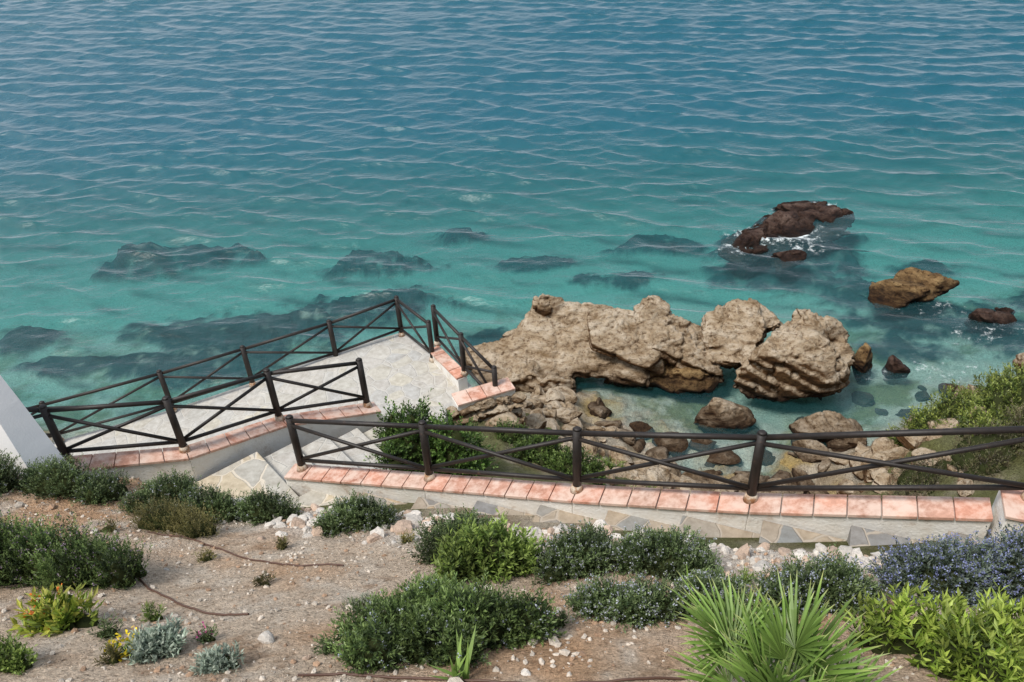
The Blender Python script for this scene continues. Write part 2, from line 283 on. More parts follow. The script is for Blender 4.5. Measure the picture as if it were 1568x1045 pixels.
fn=noise(t,3.0,6,.78,P); ff=math_(t,'MULTIPLY',math_(t,'SUBTRACT',math_(t,'ADD',fn.outputs[0],math_(t,'MULTIPLY',fs.outputs[0],.22)),.66),7.0,True)
ff=math_(t,'MULTIPLY',ff,math_(t,'MULTIPLY',fs.outputs[0],1.2,True))
fd=N(t,'ShaderNodeBsdfDiffuse'); fd.inputs[0].default_value=(.75,.8,.8,1); m3=N(t,'ShaderNodeMixShader')
t.links.new(ff,m3.inputs[0]); t.links.new(m2.outputs[0],m3.inputs[1]); t.links.new(fd.outputs[0],m3.inputs[2]); t.links.new(m3.outputs[0],t.nodes['Material Output'].inputs[0])
sea=mesh_obj('sea',V,Q,[m_sea],wcol,True)
# ---------------------------------------------------------------- rocks
def ico(sub):
    import bmesh
    bm=bmesh.new(); bmesh.ops.create_icosphere(bm,subdivisions=sub,radius=1); v=np.array([q.co[:] for q in bm.verts]); f=np.array([[q.index for q in a.verts] for a in bm.faces]); bm.free(); return v,f
ICO={s:ico(s) for s in (1,2,3,4,5)}
def blob(c,rad,seed,sub=4,rot=(0,0,0),amp=.03,cut=(.42,.74),npl=11):
    """faceted boulder: sphere cut by random planes"""
    v,f=ICO[sub]; q=np.random.default_rng(seed); v=v.copy(); rr=np.ones(len(v))
    for _ in range(npl):
        n=q.normal(size=3); n/=np.linalg.norm(n); d=q.uniform(*cut); dp=v@n; rr=np.where(dp>.05,np.minimum(rr,d/np.maximum(dp,.05)),rr)
    rad=np.array(rad)*1.3; w=fbm(v*1.6+seed*3.1,4,.6)
    v=v*(rr+amp*w)[:,None]*rad
    E=Matrix.Rotation(rot[2],3,'Z')@Matrix.Rotation(rot[1],3,'Y')@Matrix.Rotation(rot[0],3,'X')
    return v@np.array(E).T+np.array(c),f
def box_blob(c,half,rot,seed,taper=.25):
    """slab: subdivided box with skewed, uneven edges"""
    v,f=ICO[4]; q=np.random.default_rng(seed); m=np.max(np.abs(v),axis=1,keepdims=True); u=v/m; u=u*.82+v*.18*1.3
    u=u*np.array(half); u[:,0]*=1+taper*q.uniform(-1,1)*u[:,1]/half[1]; u[:,2]*=1+taper*q.uniform(-1,1)*u[:,0]/half[0]; u[:,1]*=1+taper*q.uniform(-1,1)*u[:,0]/half[0]
    E=Matrix.Rotation(rot[2],3,'Z')@Matrix.Rotation(rot[1],3,'Y')@Matrix.Rotation(rot[0],3,'X')
    return u@np.array(E).T+np.array(c),f
def join_blobs(blobs):
    Vs=[];Fs=[];b=0
    for a in blobs:
        if a[0]=='slab': v,f=box_blob(*a[1:])
        else: v,f=blob(*a[:3],**(a[3] if len(a)>3 else {}))
        Vs.append(v);Fs.append(f+b);b+=len(v)
    return np.concatenate(Vs),np.concatenate(Fs)
def rock(name,blobs,mat,vox=.04,A=1.0,tilt=(.3,-.45,1)):
    """union of faceted blobs, voxel-merged, then eroded: bedding ledges, pits and fine relief"""
    V,Fc=join_blobs(blobs); o=mesh_obj(name,V,Fc,[mat],None,True)
    md=o.modifiers.new('r','REMESH'); md.mode='VOXEL'; md.voxel_size=vox
    dg=bpy.context.evaluated_depsgraph_get(); me=bpy.data.meshes.new_from_object(o.evaluated_get(dg)); o.modifiers.clear(); o.data=me
    n=len(me.vertices); co=np.empty(n*3,np.float32); me.vertices.foreach_get('co',co); co=co.reshape(-1,3).astype(float)
    nr=np.array([v.normal[:] for v in me.vertices]); tl=np.array(tilt)/np.linalg.norm(tilt)
    s=co@tl*3.4+1.0*fbm(co*.8+5,4); fr=s-np.floor(s); led=np.where(fr<.88,fr/.88,(1-fr)/.12)
    rid=1-np.abs(fbm(co*1.4+9,4,.55))*2.2
    d=A*(.06*fbm(co*1.3+2,5,.6)+.11*(led-.5)*(.2+.8*(1-np.abs(nr@tl)))-.15*np.clip(rid-.78,0,1)*2.5+.022*fbm(co*6,4,.7)-.06*np.clip(fbm(co*3.6+40,3)-.32,0,1)*2)
    co=co+nr*d[:,None]; me.vertices.foreach_set('co',co.astype(np.float32).ravel()); me.update()
    if not me.materials: me.materials.append(mat)
    me.polygons.foreach_set('use_smooth',np.ones(len(me.polygons),bool)); return o
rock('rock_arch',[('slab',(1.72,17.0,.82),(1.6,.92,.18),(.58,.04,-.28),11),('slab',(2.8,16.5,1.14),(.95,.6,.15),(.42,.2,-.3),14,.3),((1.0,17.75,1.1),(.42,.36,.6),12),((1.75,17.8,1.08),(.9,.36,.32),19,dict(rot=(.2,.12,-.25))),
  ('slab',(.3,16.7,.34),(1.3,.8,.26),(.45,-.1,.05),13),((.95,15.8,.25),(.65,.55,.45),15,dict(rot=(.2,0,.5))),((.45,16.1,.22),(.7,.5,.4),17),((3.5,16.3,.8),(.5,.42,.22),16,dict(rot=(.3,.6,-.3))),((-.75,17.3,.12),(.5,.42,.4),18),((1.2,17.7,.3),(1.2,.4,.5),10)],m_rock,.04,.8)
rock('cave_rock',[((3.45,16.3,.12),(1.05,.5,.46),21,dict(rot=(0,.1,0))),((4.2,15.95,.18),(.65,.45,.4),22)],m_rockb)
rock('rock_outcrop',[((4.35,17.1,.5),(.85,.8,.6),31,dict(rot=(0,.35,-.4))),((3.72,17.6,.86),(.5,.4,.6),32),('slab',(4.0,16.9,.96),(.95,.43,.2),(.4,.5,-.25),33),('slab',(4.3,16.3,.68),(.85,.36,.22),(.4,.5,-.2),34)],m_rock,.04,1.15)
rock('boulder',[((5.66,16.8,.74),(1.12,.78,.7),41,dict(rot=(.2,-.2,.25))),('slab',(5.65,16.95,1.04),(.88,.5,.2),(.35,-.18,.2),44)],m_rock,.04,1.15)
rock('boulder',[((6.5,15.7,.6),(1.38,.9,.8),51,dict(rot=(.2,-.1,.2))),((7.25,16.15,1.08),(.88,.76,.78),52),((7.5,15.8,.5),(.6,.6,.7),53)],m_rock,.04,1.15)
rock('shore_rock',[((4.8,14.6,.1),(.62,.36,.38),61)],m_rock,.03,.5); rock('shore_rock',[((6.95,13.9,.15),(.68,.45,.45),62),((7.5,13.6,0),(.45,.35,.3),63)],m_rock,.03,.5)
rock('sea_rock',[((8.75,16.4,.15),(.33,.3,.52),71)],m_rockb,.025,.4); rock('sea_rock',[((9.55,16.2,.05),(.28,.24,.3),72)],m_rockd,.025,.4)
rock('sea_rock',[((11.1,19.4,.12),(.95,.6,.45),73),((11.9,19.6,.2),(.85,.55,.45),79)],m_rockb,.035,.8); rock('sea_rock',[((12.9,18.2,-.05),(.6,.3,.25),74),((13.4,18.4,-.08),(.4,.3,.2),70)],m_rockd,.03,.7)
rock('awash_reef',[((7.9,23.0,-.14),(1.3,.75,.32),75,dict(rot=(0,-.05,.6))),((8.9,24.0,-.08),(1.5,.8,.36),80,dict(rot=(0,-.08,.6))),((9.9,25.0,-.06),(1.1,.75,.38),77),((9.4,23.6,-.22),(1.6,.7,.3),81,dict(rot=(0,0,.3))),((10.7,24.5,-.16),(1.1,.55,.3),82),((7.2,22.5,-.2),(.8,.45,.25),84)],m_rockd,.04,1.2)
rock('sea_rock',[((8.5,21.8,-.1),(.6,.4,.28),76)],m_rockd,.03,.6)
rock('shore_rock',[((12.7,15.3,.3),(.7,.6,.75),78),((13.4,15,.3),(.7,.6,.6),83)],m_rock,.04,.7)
sr=[]; q=random.Random(5)
for (n_,x0,x1,y0,y1,s0_,s1_) in ((80,2.0,9.4,11.4,14.6,.08,.42),(90,-.9,2.2,11.3,15.4,.08,.36),(25,8.5,13.5,14.0,16.0,.1,.4),(150,2.2,7.8,9.4,12.8,.06,.38)):
    for i in range(n_):
        x=q.uniform(x0,x1);y=q.uniform(y0,y1);s=q.uniform(s0_,s1_); sr.append(((x,y,g1(x,y)+.02),(s,s*q.uniform(.6,1),s*q.uniform(.4,.8)),200+len(sr),dict(sub=3,amp=.1,rot=(q.uniform(-.3,.3),0,q.uniform(0,3)))))
V,Fc=join_blobs(sr); mesh_obj('shore_rubble',V,Fc,[m_rock],None,False)
# ---------------------------------------------------------------- walls, steps, paving
def offs(a,b,d):
    v=Vector((b[0]-a[0],b[1]-a[1])).normalized(); return Vector((v.y,-v.x))*d
def capped_wall(name,pts,width,depth,tile=.3,over=.025,body=None):
    root=empty(name); mb=MB(); tb=MB(); n=len(pts); nr=[]
    for i in range(n):
        a=pts[max(i-1,0)];b=pts[min(i+1,n-1)]; nr.append(offs(a,b,1.0))
    for i in range(n-1):
        a,b=Vector(pts[i]),Vector(pts[i+1]); na=Vector((*nr[i],0)); nb_=Vector((*nr[i+1],0)); th=Vector((0,0,.045))
        A=[a-th,a-th+na*width,b-th+nb_*width,b-th]; B=[Vector((v.x,v.y,v.z-depth)) for v in A]; mb.prism(B,A)
        L=(b-a).length; k=max(1,round(L/tile))
        for j in range(k):
            s0=(j+.02)/k;s1=(j+.98)/k; pa=a.lerp(b,s0);pb=a.lerp(b,s1);q0=na.lerp(nb_,s0);q1=na.lerp(nb_,s1)
            dz=Vector((0,0,random.uniform(-.003,.004))); T=[pa-q0*over+dz,pa+q0*(width+over)+dz,pb+q1*(width+over)+dz,pb-q1*over+dz]; BB=[v-Vector((0,0,.042)) for v in T]
            g=random.uniform(.78,1.1); h=random.uniform(-.04,.06); tb.prism(BB,T,(.60*g,(.31+h)*g,(.22+h)*g))
    mb.obj('wall_body',[body or m_white],root,bev=.01); tb.obj('terracotta_tiles',[m_tile],root,bev=.006); return root
NF=[(-2.92,8.22,5.2),(-1.12,7.51,5.6),(.65,6.69,6.1),(2.39,5.99,6.55),(4.5,5.2,7.15)]
def ext(a,b,k): return tuple(Vector(a)+(Vector(a)-Vector(b)).normalized()*k)
far=[Vector(q)+Vector((.387,.922,0))*.07 for q in NF]
capped_wall('near_garden_wall',[ext(far[0],far[1],.2)]+far[1:-1]+[ext(far[-1],far[-2],-.15)],.23,1.0)
IF=[(-7.6,8.3,5.75),(-5.94,8.19,5.6),(-4.54,8.49,5.4),(-3.53,9.52,5.0),(-2.35,10.21,4.6)]
fin=[tuple(Vector(q)+Vector((-.3,.95,0)).normalized()*.07) for q in IF]
capped_wall('terrace_wall',fin[:-1]+[ext(fin[-1],fin[-2],.14)],.24,2.0)
def boxat(mb,c,hx,hy,z0,z1,ang=0,c_=(1,1,1)):
    ca,sa=math.cos(ang),math.sin(ang); P4=[(c[0]+x*ca-y*sa,c[1]+x*sa+y*ca) for x,y in ((-hx,-hy),(hx,-hy),(hx,hy),(-hx,hy))]
    mb.prism([(*q,z0) for q in P4],[(*q,z1) for q in P4],c_)
root=empty('gate_pillar'); mb=MB(); boxat(mb,(4.6,5.06),.24,.22,6.2,7.27,-.37); mb.obj('pillar_body',[m_white],root,bev=.012)
tb=MB(); boxat(tb,(4.6,5.06),.26,.24,7.27,7.31,-.37,(.62,.33,.24)); tb.obj('pillar_cap',[m_tile],root,bev=.008)
capped_wall('garden_wall_end',[(4.93,5.03,7.2),(6.5,4.4,7.5),(9,3.4,8.1)],.24,1.0)
d=Vector((.922,-.387,0)); nrm=Vector((-.387,-.922,0)); A0=Vector((-2.92,8.22,0))
root=empty('garden_steps'); mb=MB(); NS=9; s0=1.05; tread=(8.35-s0)/NS
for i in range(NS+5):
    sa=s0+i*tread; ws=np.interp(sa+tread*.5,[0,1.94,3.89,5.77,8.0,10],[5.2,5.6,6.1,6.55,7.15,7.7]); zt=ws-.225
    a=A0+d*sa+nrm*.17; b=A0+d*(sa+tread+.03)+nrm*.17; wd=1.05
    T=[a,a+nrm*wd,b+nrm*wd,b]; mb.prism([(q.x,q.y,zt-.8) for q in T],[(q.x,q.y,zt) for q in T])
mb.obj('stone_steps',[m_step],root,bev=.012)
def slab(name,poly,z,th,mat,root=None):
    mb=MB(); P=[(x,y) for x,y in poly]; mb.prism([(*q,z-th) for q in P],[(*q,z) for q in P]); return mb.obj(name,[mat],root,bev=.012)
slab('landing_paving',[(-7.6,7.0),(-4.5,7.2),(-3.2,6.9),(-1.85,6.35),(-1.6,7.45),(-2.75,8.05),(-2.95,7.9),(-3.72,8.84),(-4.4,8.3),(-5.6,8.15),(-7.6,8.25)],5.0,.9,m_land)
root=empty('terrace_steps'); mb=MB(); e=Vector((.786,.617,0)); pn=Vector((.617,-.786,0)); W0=Vector((-4.43,8.28,0)); n=4
for i in range(n):
    a=W0+e*(.9+i*.52); b=W0+e*(.9+(i+1)*.52+.02); z=5.0-(i+1)*.165; T=[a,a+pn*1.15,b+pn*1.15,b]; mb.prism([(v.x,v.y,z-.9) for v in T],[(v.x,v.y,z) for v in T])
n=6
for i in range(n):
    k0=i/n;k1=(i+1)/n; y0=9.72+k0*1.95; y1=9.72+k1*1.95+.02; z=4.34-(i+1)*(4.34-3.12)/(n+1)
    xr=-1.2; xl=-2.12; mb.prism([(xl,y0,z-.9),(xr-.15*(1-k0),y0,z-.9),(xr-.15*(1-k1),y1,z-.9),(xl,y1,z-.9)],[(xl,y0,z),(xr-.15*(1-k0),y0,z),(xr-.15*(1-k1),y1,z),(xl,y1,z)])
mb.obj('stone_steps',[m_pave],root,bev=.01)
OF=[(-10.6,11.5,2.5),(-8.74,12.08,2.6),(-6.67,12.59,2.8),(-5.2,13.11,2.9),(-3.6,13.7,3.0),(-2.3,14.3,3.1)]
slab('sea_platform',[(-2.3,14.42),(-3.75,13.8),(-4.6,10.2),(-2.4,10.6),(-2.4,11.6),(-1.05,11.6),(-.8,12.45),(-1.35,13.45)],3.1,2.6,m_pave)
root=empty('sea_walkway'); mb=MB()
wk=[(-10.8,11.5,2.45),(-8.74,12.16,2.55),(-6.67,12.69,2.75),(-5.2,13.22,2.9),(-3.72,13.8,3.09)]; inn=[(-10.4,9.2),(-8.6,9.6),(-6.4,10.0),(-5.2,10.2),(-4.6,10.2)]
for i in range(4):
    a,b=wk[i],wk[i+1]; T=[a,(inn[i][0],inn[i][1],a[2]),(inn[i+1][0],inn[i+1][1],b[2]),b]; mb.prism([(q[0],q[1],q[2]-2.4) for q in T],T)
mb.obj('walkway_paving',[m_pave],root)
capped_wall('platform_side_wall',[(-1.5,13.55,3.32),(-.88,12.42,3.42)],.2,2.4)
capped_wall('stair_end_wall',[(-1.15,11.75,3.5),(-.1,12.15,3.5)],.32,.22)
V,Fc=join_blobs([((x_,y_,z_),(s_,s_*.8,s_*.7),500+i,dict(sub=3,amp=.1)) for i,(x_,y_,z_,s_) in enumerate([(-1.1+.16*k+.03*math.sin(k*3),11.45+.055*k-.05*(j%2),3.3-.17*j,.15+.03*math.sin(k*5+j)) for k in range(8) for j in range(5)])]); mesh_obj('rubble_retaining_wall',V,Fc,[m_rock])
# ---------------------------------------------------------------- fences
def fence(name,posts,h=.95,foot=True):
    root=empty(name); pm=MB(); rm=MB(); fm=MB()
    for (x,y,z) in posts:
        pm.tube((x,y,z),(x,y,z+h),.052,.05,12); pm.tube((x,y,z+h),(x,y,z+h+.02),.05,.03,12)
        if foot: fm.tube((x,y,z-.01),(x,y,z+.09),.08,.058,12)
    for i in range(len(posts)-1):
        a,b=Vector(posts[i]),Vector(posts[i+1]); o=Vector((0,0,1)); rr=.027
        rm.tube(a+o*(h-.06),b+o*(h-.06),.031); rm.tube(a+o*.16,b+o*.16,rr)
        rm.tube(a+o*.18,b+o*(h-.12),rr*.9)
        e=(b-a).normalized().cross(o)*.02; rm.tube(a+o*(h-.12)+e,b+o*.18+e,rr*.9)
    pm.obj('posts',[m_rail],root,True); rm.obj('rails',[m_rail],root,True); fm.obj('post_footings',[m_foot],root,True)
fence('garden_fence',NF[:-1]+[(4.58,5.12,7.29)]+[(6.6,4.4,7.6)],.92)
fence('terrace_fence',IF,.92)
fence('walkway_fence',OF+[(-1.6,13.35,3.1)],.95)
fence('platform_side_fence',[(-1.5,13.6,3.32),(-.93,12.45,3.42),(-.35,11.95,3.0)],.92)
# ---------------------------------------------------------------- white house buttress wall (left)
prof=[(0,5.2),(0,5.80),(.05,5.99),(.1,6.16),(.16,6.32),(.22,6.47),(.3,6.68),(.4,6.94),(.55,7.3),(.8,7.9),(1.1,8.5),(1.6,9.4),(1.6,5.2)]
a=Vector((-5.55,7.66)); dr=Vector((-.72,.35)).normalized(); tn=Vector((-.35,-.72)).normalized(); V=[];n=len(prof)
for s,z in prof: x,y=a.x+dr.x*s,a.y+dr.y*s; V.append((x,y,z))
for s,z in prof: o_=.06+.22*(9.4-z)*.5; x,y=a.x+dr.x*s,a.y+dr.y*s; V.append((x+tn.x*o_,y+tn.y*o_,z))   # planar battered face
mb=MB(); mb.add(V,[tuple(range(n)),tuple(range(n,2*n))[::-1]]+[(i,n+i,n+(i+1)%n,(i+1)%n) for i in range(n)])
root=empty('white_house_wall'); mb.obj('buttress',[m_house],root,False)
# ---------------------------------------------------------------- plants
class Leaves:
    def __init__(s): s.V=[];s.C=[]
    def add(s,P,D,Wd,Ln,Wi,C,curl=.15):
        Ln=Ln[:,None];Wi=Wi[:,None]; up=np.cross(D,Wd)
        a=P; b=P+D*Ln*.5+Wd*Wi*.5+up*Ln*curl*.5; c=P+D*Ln; d_=P+D*Ln*.5-Wd*Wi*.5+up*Ln*curl*.5
        s.V.append(np.stack([a,b,c,d_],1).reshape(-1,3)); s.C.append(np.repeat(C,4,0))
    def obj(s,name,parent=None):
        V=np.concatenate(s.V); Q=np.arange(len(V)).reshape(-1,4); return mesh_obj(name,V,Q,[m_leaf],np.concatenate(s.C),False,parent)
def unit(v): return v/np.maximum(np.linalg.norm(v,axis=-1,keepdims=True),1e-6)
def side(D,q): return unit(np.cross(D,unit(q.normal(size=D.shape))))
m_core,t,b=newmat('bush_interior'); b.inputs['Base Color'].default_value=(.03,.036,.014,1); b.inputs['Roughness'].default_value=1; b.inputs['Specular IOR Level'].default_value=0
def bush(name,lobes,nspr,cols,ll=.034,lw=.0105,sl=.12,per=12,seed=1,upb=.6,flower=None,fz=None,fs_=.012,sat=2):
    q=np.random.default_rng(seed); root=empty(name); Lv=Leaves(); cv=[];cf=[];b0=0
    lobes=list(lobes)
    for l in list(lobes):     # satellite lobes break up the outline
        for _ in range(sat):
            a_=q.uniform(0,6.28); k_=q.uniform(.6,.9); s_=q.uniform(.35,.55); lobes.append((l[0]+math.cos(a_)*l[2]*k_,l[1]+math.sin(a_)*l[3]*k_,l[2]*s_,l[3]*s_,l[4]*q.uniform(.45,1.0)))
    ar=np.array([l[2]*l[3]+l[4]*l[2] for l in lobes]); li=q.choice(len(lobes),nspr,p=ar/ar.sum())
    lob=np.array(lobes); base=gz(lob[:,0],lob[:,1]) if fz is None else np.full(len(lobes),fz)
    n=unit(q.normal(size=(nspr,3))); n[:,2]=np.abs(n[:,2])-.05; n=unit(n)
    c=np.stack([lob[li,0],lob[li,1],base[li]],-1); rad=np.stack([lob[li,2],lob[li,3],lob[li,4]],-1)
    bumpy=.8+.5*fbm(n*2.6+c*1.7+seed,3); P=c+n*rad*(bumpy*q.uniform(.7,1.0,nspr))[:,None]
    D=unit(n/rad*rad.mean(1,keepdims=True)*.7+np.array([0,0,upb])+q.normal(size=(nspr,3))*.32)
    clump=.85+.9*fbm(P*4.5+seed,3); c0,c1,c2=[np.array(k) for k in cols]
    r_=q.random(nspr)[:,None]**1.3; base_c=c0*(1-r_)+c1*r_; base_c=base_c*np.clip(clump,.35,1.6)[:,None]*q.uniform(.7,1.3,(nspr,1))
    L_=sl*q.uniform(.55,1.4,nspr)
    for k in range(per):
        s=(k+.5)/per; Pk=P+D*(L_*s)[:,None]; sd_=side(D,q); out=unit(D*(.55+.5*s)+sd_*.8); W_=side(out,q)
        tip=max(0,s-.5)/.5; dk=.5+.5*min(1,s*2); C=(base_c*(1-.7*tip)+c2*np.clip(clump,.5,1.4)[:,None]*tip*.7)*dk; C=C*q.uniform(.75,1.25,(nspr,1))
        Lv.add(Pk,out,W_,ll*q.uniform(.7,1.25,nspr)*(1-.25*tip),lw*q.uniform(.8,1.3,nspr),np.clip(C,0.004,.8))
    if flower:
        m_=q.random(nspr)<flower[0]; Pf=P[m_]+D[m_]*(L_[m_]*.95)[:,None]; nf=m_.sum()
        for k in range(6):
            dd=unit(q.normal(size=(nf,3))+D[m_]); Lv.add(Pf+q.normal(size=(nf,3))*fs_*.7,dd,side(dd,q),np.full(nf,fs_*1.1),np.full(nf,fs_),np.array(flower[1])*q.uniform(.6,1.3,(nf,1)))
    Lv.obj('foliage',root)
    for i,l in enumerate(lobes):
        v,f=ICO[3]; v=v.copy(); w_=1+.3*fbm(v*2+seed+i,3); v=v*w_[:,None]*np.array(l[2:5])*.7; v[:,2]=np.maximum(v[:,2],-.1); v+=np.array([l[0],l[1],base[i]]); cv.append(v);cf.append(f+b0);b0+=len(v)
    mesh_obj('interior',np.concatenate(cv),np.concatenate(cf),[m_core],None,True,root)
    return root
GR=((.05,.09,.025),(.105,.17,.045),(.27,.37,.11)); GG=((.05,.085,.028),(.10,.15,.048),(.25,.32,.14)); BR=((.09,.15,.03),(.17,.26,.05),(.38,.48,.12)); OL=((.12,.12,.035),(.18,.16,.05),(.32,.27,.11))
bush('rosemary_bush',[(-5.4,7.0,.6,.33,.34),(-6.2,6.9,.6,.4,.4),(-4.85,6.95,.3,.24,.26)],2700,GG,seed=1,flower=(.08,(.4,.42,.46)))
bush('rosemary_bush',[(-4.05,6.85,.45,.33,.34),(-3.5,6.6,.42,.28,.3),(-2.9,6.6,.34,.24,.28)],2500,GG,seed=2,flower=(.08,(.4,.42,.46)))
bush('heather_bush',[(-3.85,6.2,.34,.22,.28),(-3.4,6.05,.25,.18,.2)],1000,OL,seed=3,ll=.022,lw=.008,sl=.17,upb=1.6)
bush('rosemary_bush',[(-1.73,6.05,.38,.24,.27)],1200,GG,seed=4,flower=(.12,(.42,.44,.48)))
bush('rosemary_bush',[(-.55,5.0,.42,.3,.4)],1400,GG,seed=5)
bush('pittosporum_shrub',[(-.28,4.6,.36,.25,.48),(-.5,4.5,.22,.18,.28)],500,BR,seed=6,ll=.075,lw=.019,sl=.19,per=11,upb=1.3)
bush('rosemary_bush',[(.45,4.5,.31,.23,.3),(.6,4.7,.2,.18,.26)],1300,GG,seed=7,flower=(.22,(.42,.44,.48)))
bush('rosemary_bush',[(1.2,4.4,.36,.26,.3),(.92,4.5,.2,.16,.22)],1400,GG,seed=8,flower=(.22,(.42,.44,.48)))
bush('rosemary_bush',[(-.9,3.35,.4,.27,.32),(-.36,3.38,.4,.27,.37),(-.6,3.6,.4,.24,.34),(-.62,3.2,.3,.22,.25)],3600,GR,seed=9,flower=(.05,(.4,.43,.5)),ll=.04,lw=.011)
bush('rosemary_bush',[(.58,3.7,.24,.15,.17),(.9,3.6,.26,.16,.18),(1.3,3.62,.27,.17,.2)],1700,GG,seed=10,flower=(.28,(.45,.47,.52)))
bush('rosemary_bush',[(2.1,3.62,.36,.24,.34),(1.8,3.6,.2,.18,.24)],1700,GG,seed=11,flower=(.25,(.4,.43,.52)))
bush('flowering_rosemary_bush',[(2.95,3.72,.4,.3,.42),(3.5,3.7,.48,.34,.44)],3200,((.055,.08,.05),(.10,.14,.09),(.23,.26,.22)),seed=12,flower=(.62,(.27,.30,.54)))
bush('rosemary_bush',[(-4.1,4.85,.42,.34,.55),(-3.65,4.75,.32,.25,.4),(-4.7,4.8,.5,.4,.6)],2900,GR,seed=13,upb=1.4,sl=.18,per=16,flower=(.15,(.3,.22,.3)))
bush('succulent_plant',[(-3.42,3.85,.19,.14,.17),(-3.2,3.8,.13,.1,.12)],75,((.16,.26,.035),(.32,.42,.06),(.5,.42,.08)),seed=14,ll=.10,lw=.03,sl=.16,per=7,upb=1.5,flower=(.13,(.75,.2,.03)),fs_=.022)
bush('santolina_plant',[(-2.42,3.35,.17,.13,.14)],230,((.2,.27,.2),(.3,.37,.29),(.55,.6,.5)),seed=15,ll=.05,lw=.014,sl=.09,per=10,upb=1)
bush('santolina_plant',[(-1.9,3.1,.12,.09,.09)],140,((.2,.26,.2),(.28,.34,.27),(.5,.55,.45)),seed=16,ll=.04,lw=.012,sl=.07,per=10,upb=1)
bush('yellow_flower_plant',[(-2.62,3.32,.1,.08,.06)],40,BR,seed=40,ll=.035,lw=.012,sl=.08,per=6,upb=1.3,flower=(.4,(.95,.72,.03)),fs_=.028)
bush('pink_flower_plant',[(-2.2,3.5,.07,.06,.05)],26,GG,seed=41,ll=.035,lw=.01,sl=.08,per=6,upb=1.3,flower=(.2,(.5,.1,.25)),fs_=.02)
bush('grey_groundcover',[(-1.22,3.95,.2,.13,.06)],420,((.32,.35,.24),(.42,.45,.33),(.58,.6,.48)),seed=17,ll=.015,lw=.006,sl=.04,per=10)
bush('small_shrub',[(-3.3,3.15,.18,.13,.1)],280,BR,seed=18,ll=.03,sl=.08)
bush('euphorbia_shrub',[(2.25,2.95,.26,.18,.26),(2.65,2.85,.3,.2,.3),(3.0,2.8,.3,.22,.3),(2.45,2.6,.3,.2,.22)],300,((.16,.25,.03),(.27,.39,.05),(.5,.58,.12)),seed=19,ll=.085,lw=.019,sl=.19,per=13,upb=1.6)
for i,(x,y,s,cc) in enumerate([(-2.75,3.9,.07,BR),(-2.65,3.2,.06,OL),(-1.3,3.3,.07,GG),(-3.0,5.3,.07,OL),(-2.2,4.6,.05,OL),(-4.3,6.0,.1,OL),(-2.35,5.5,.05,OL),(1.7,4.1,.08,BR),(-1.1,5.4,.06,OL),(.2,3.5,.07,GG),(-2.9,3.6,.08,GG)]):
    bush('weed_tuft',[(x,y,s,s*.8,s*.7)],34,cc,seed=70+i,ll=.045,lw=.008,sl=.08,per=7,upb=1.3)
bush('coastal_shrub',[(-1.55,9.4,.62,.5,1.4),(-1.85,9.0,.42,.32,1.0),(-1.0,9.3,.6,.45,1.25)],3100,((.045,.10,.02),(.10,.20,.035),(.25,.38,.09)),seed=20,ll=.055,lw=.024,sl=.17,per=12,fz=3.9)
bush('coastal_shrub',[(.35,10.7,.5,.4,.5),(.9,10.3,.5,.4,.45),(-.1,11.0,.3,.25,.35)],1400,((.05,.10,.02),(.11,.18,.035),(.25,.34,.09)),seed=21,ll=.05,lw=.02,sl=.14,per=12)
bush('coastal_shrub',[(8.2,12.0,.6,.5,.45),(9.0,12.4,.9,.6,.6),(10.1,12.7,.9,.6,.6),(8.7,11.2,.7,.5,.45),(11.2,12.9,.9,.7,.6),(12.2,13.3,.9,.6,.5),(13,13.6,.8,.6,.4),(9.6,11.8,.9,.6,.5)],3900,((.08,.13,.025),(.16,.21,.035),(.36,.4,.09)),seed=22,ll=.07,lw=.024,sl=.2,per=10)
bush('dry_brush',[(8.3,10.4,.9,.6,.4),(7.3,10.5,.6,.5,.3),(9.3,10.6,.8,.6,.4),(8.9,9.4,.9,.6,.4),(6.7,9.8,.5,.4,.3),(10.3,11.2,.8,.6,.4)],2400,((.12,.10,.06),(.2,.16,.09),(.19,.22,.08)),seed=23,ll=.06,lw=.012,sl=.22,per=11)
bush('low_scrub',[(2.3,10.8,.3,.25,.15),(3.3,10.4,.35,.25,.15),(4.6,9.9,.4,.3,.2),(1.9,12,.25,.2,.12),(6,10.7,.3,.3,.15),(5.4,10.1,.4,.3,.2)],800,((.09,.15,.025),(.15,.22,.04),(.3,.37,.1)),seed=24,ll=.05,lw=.014,sl=.12,per=12)
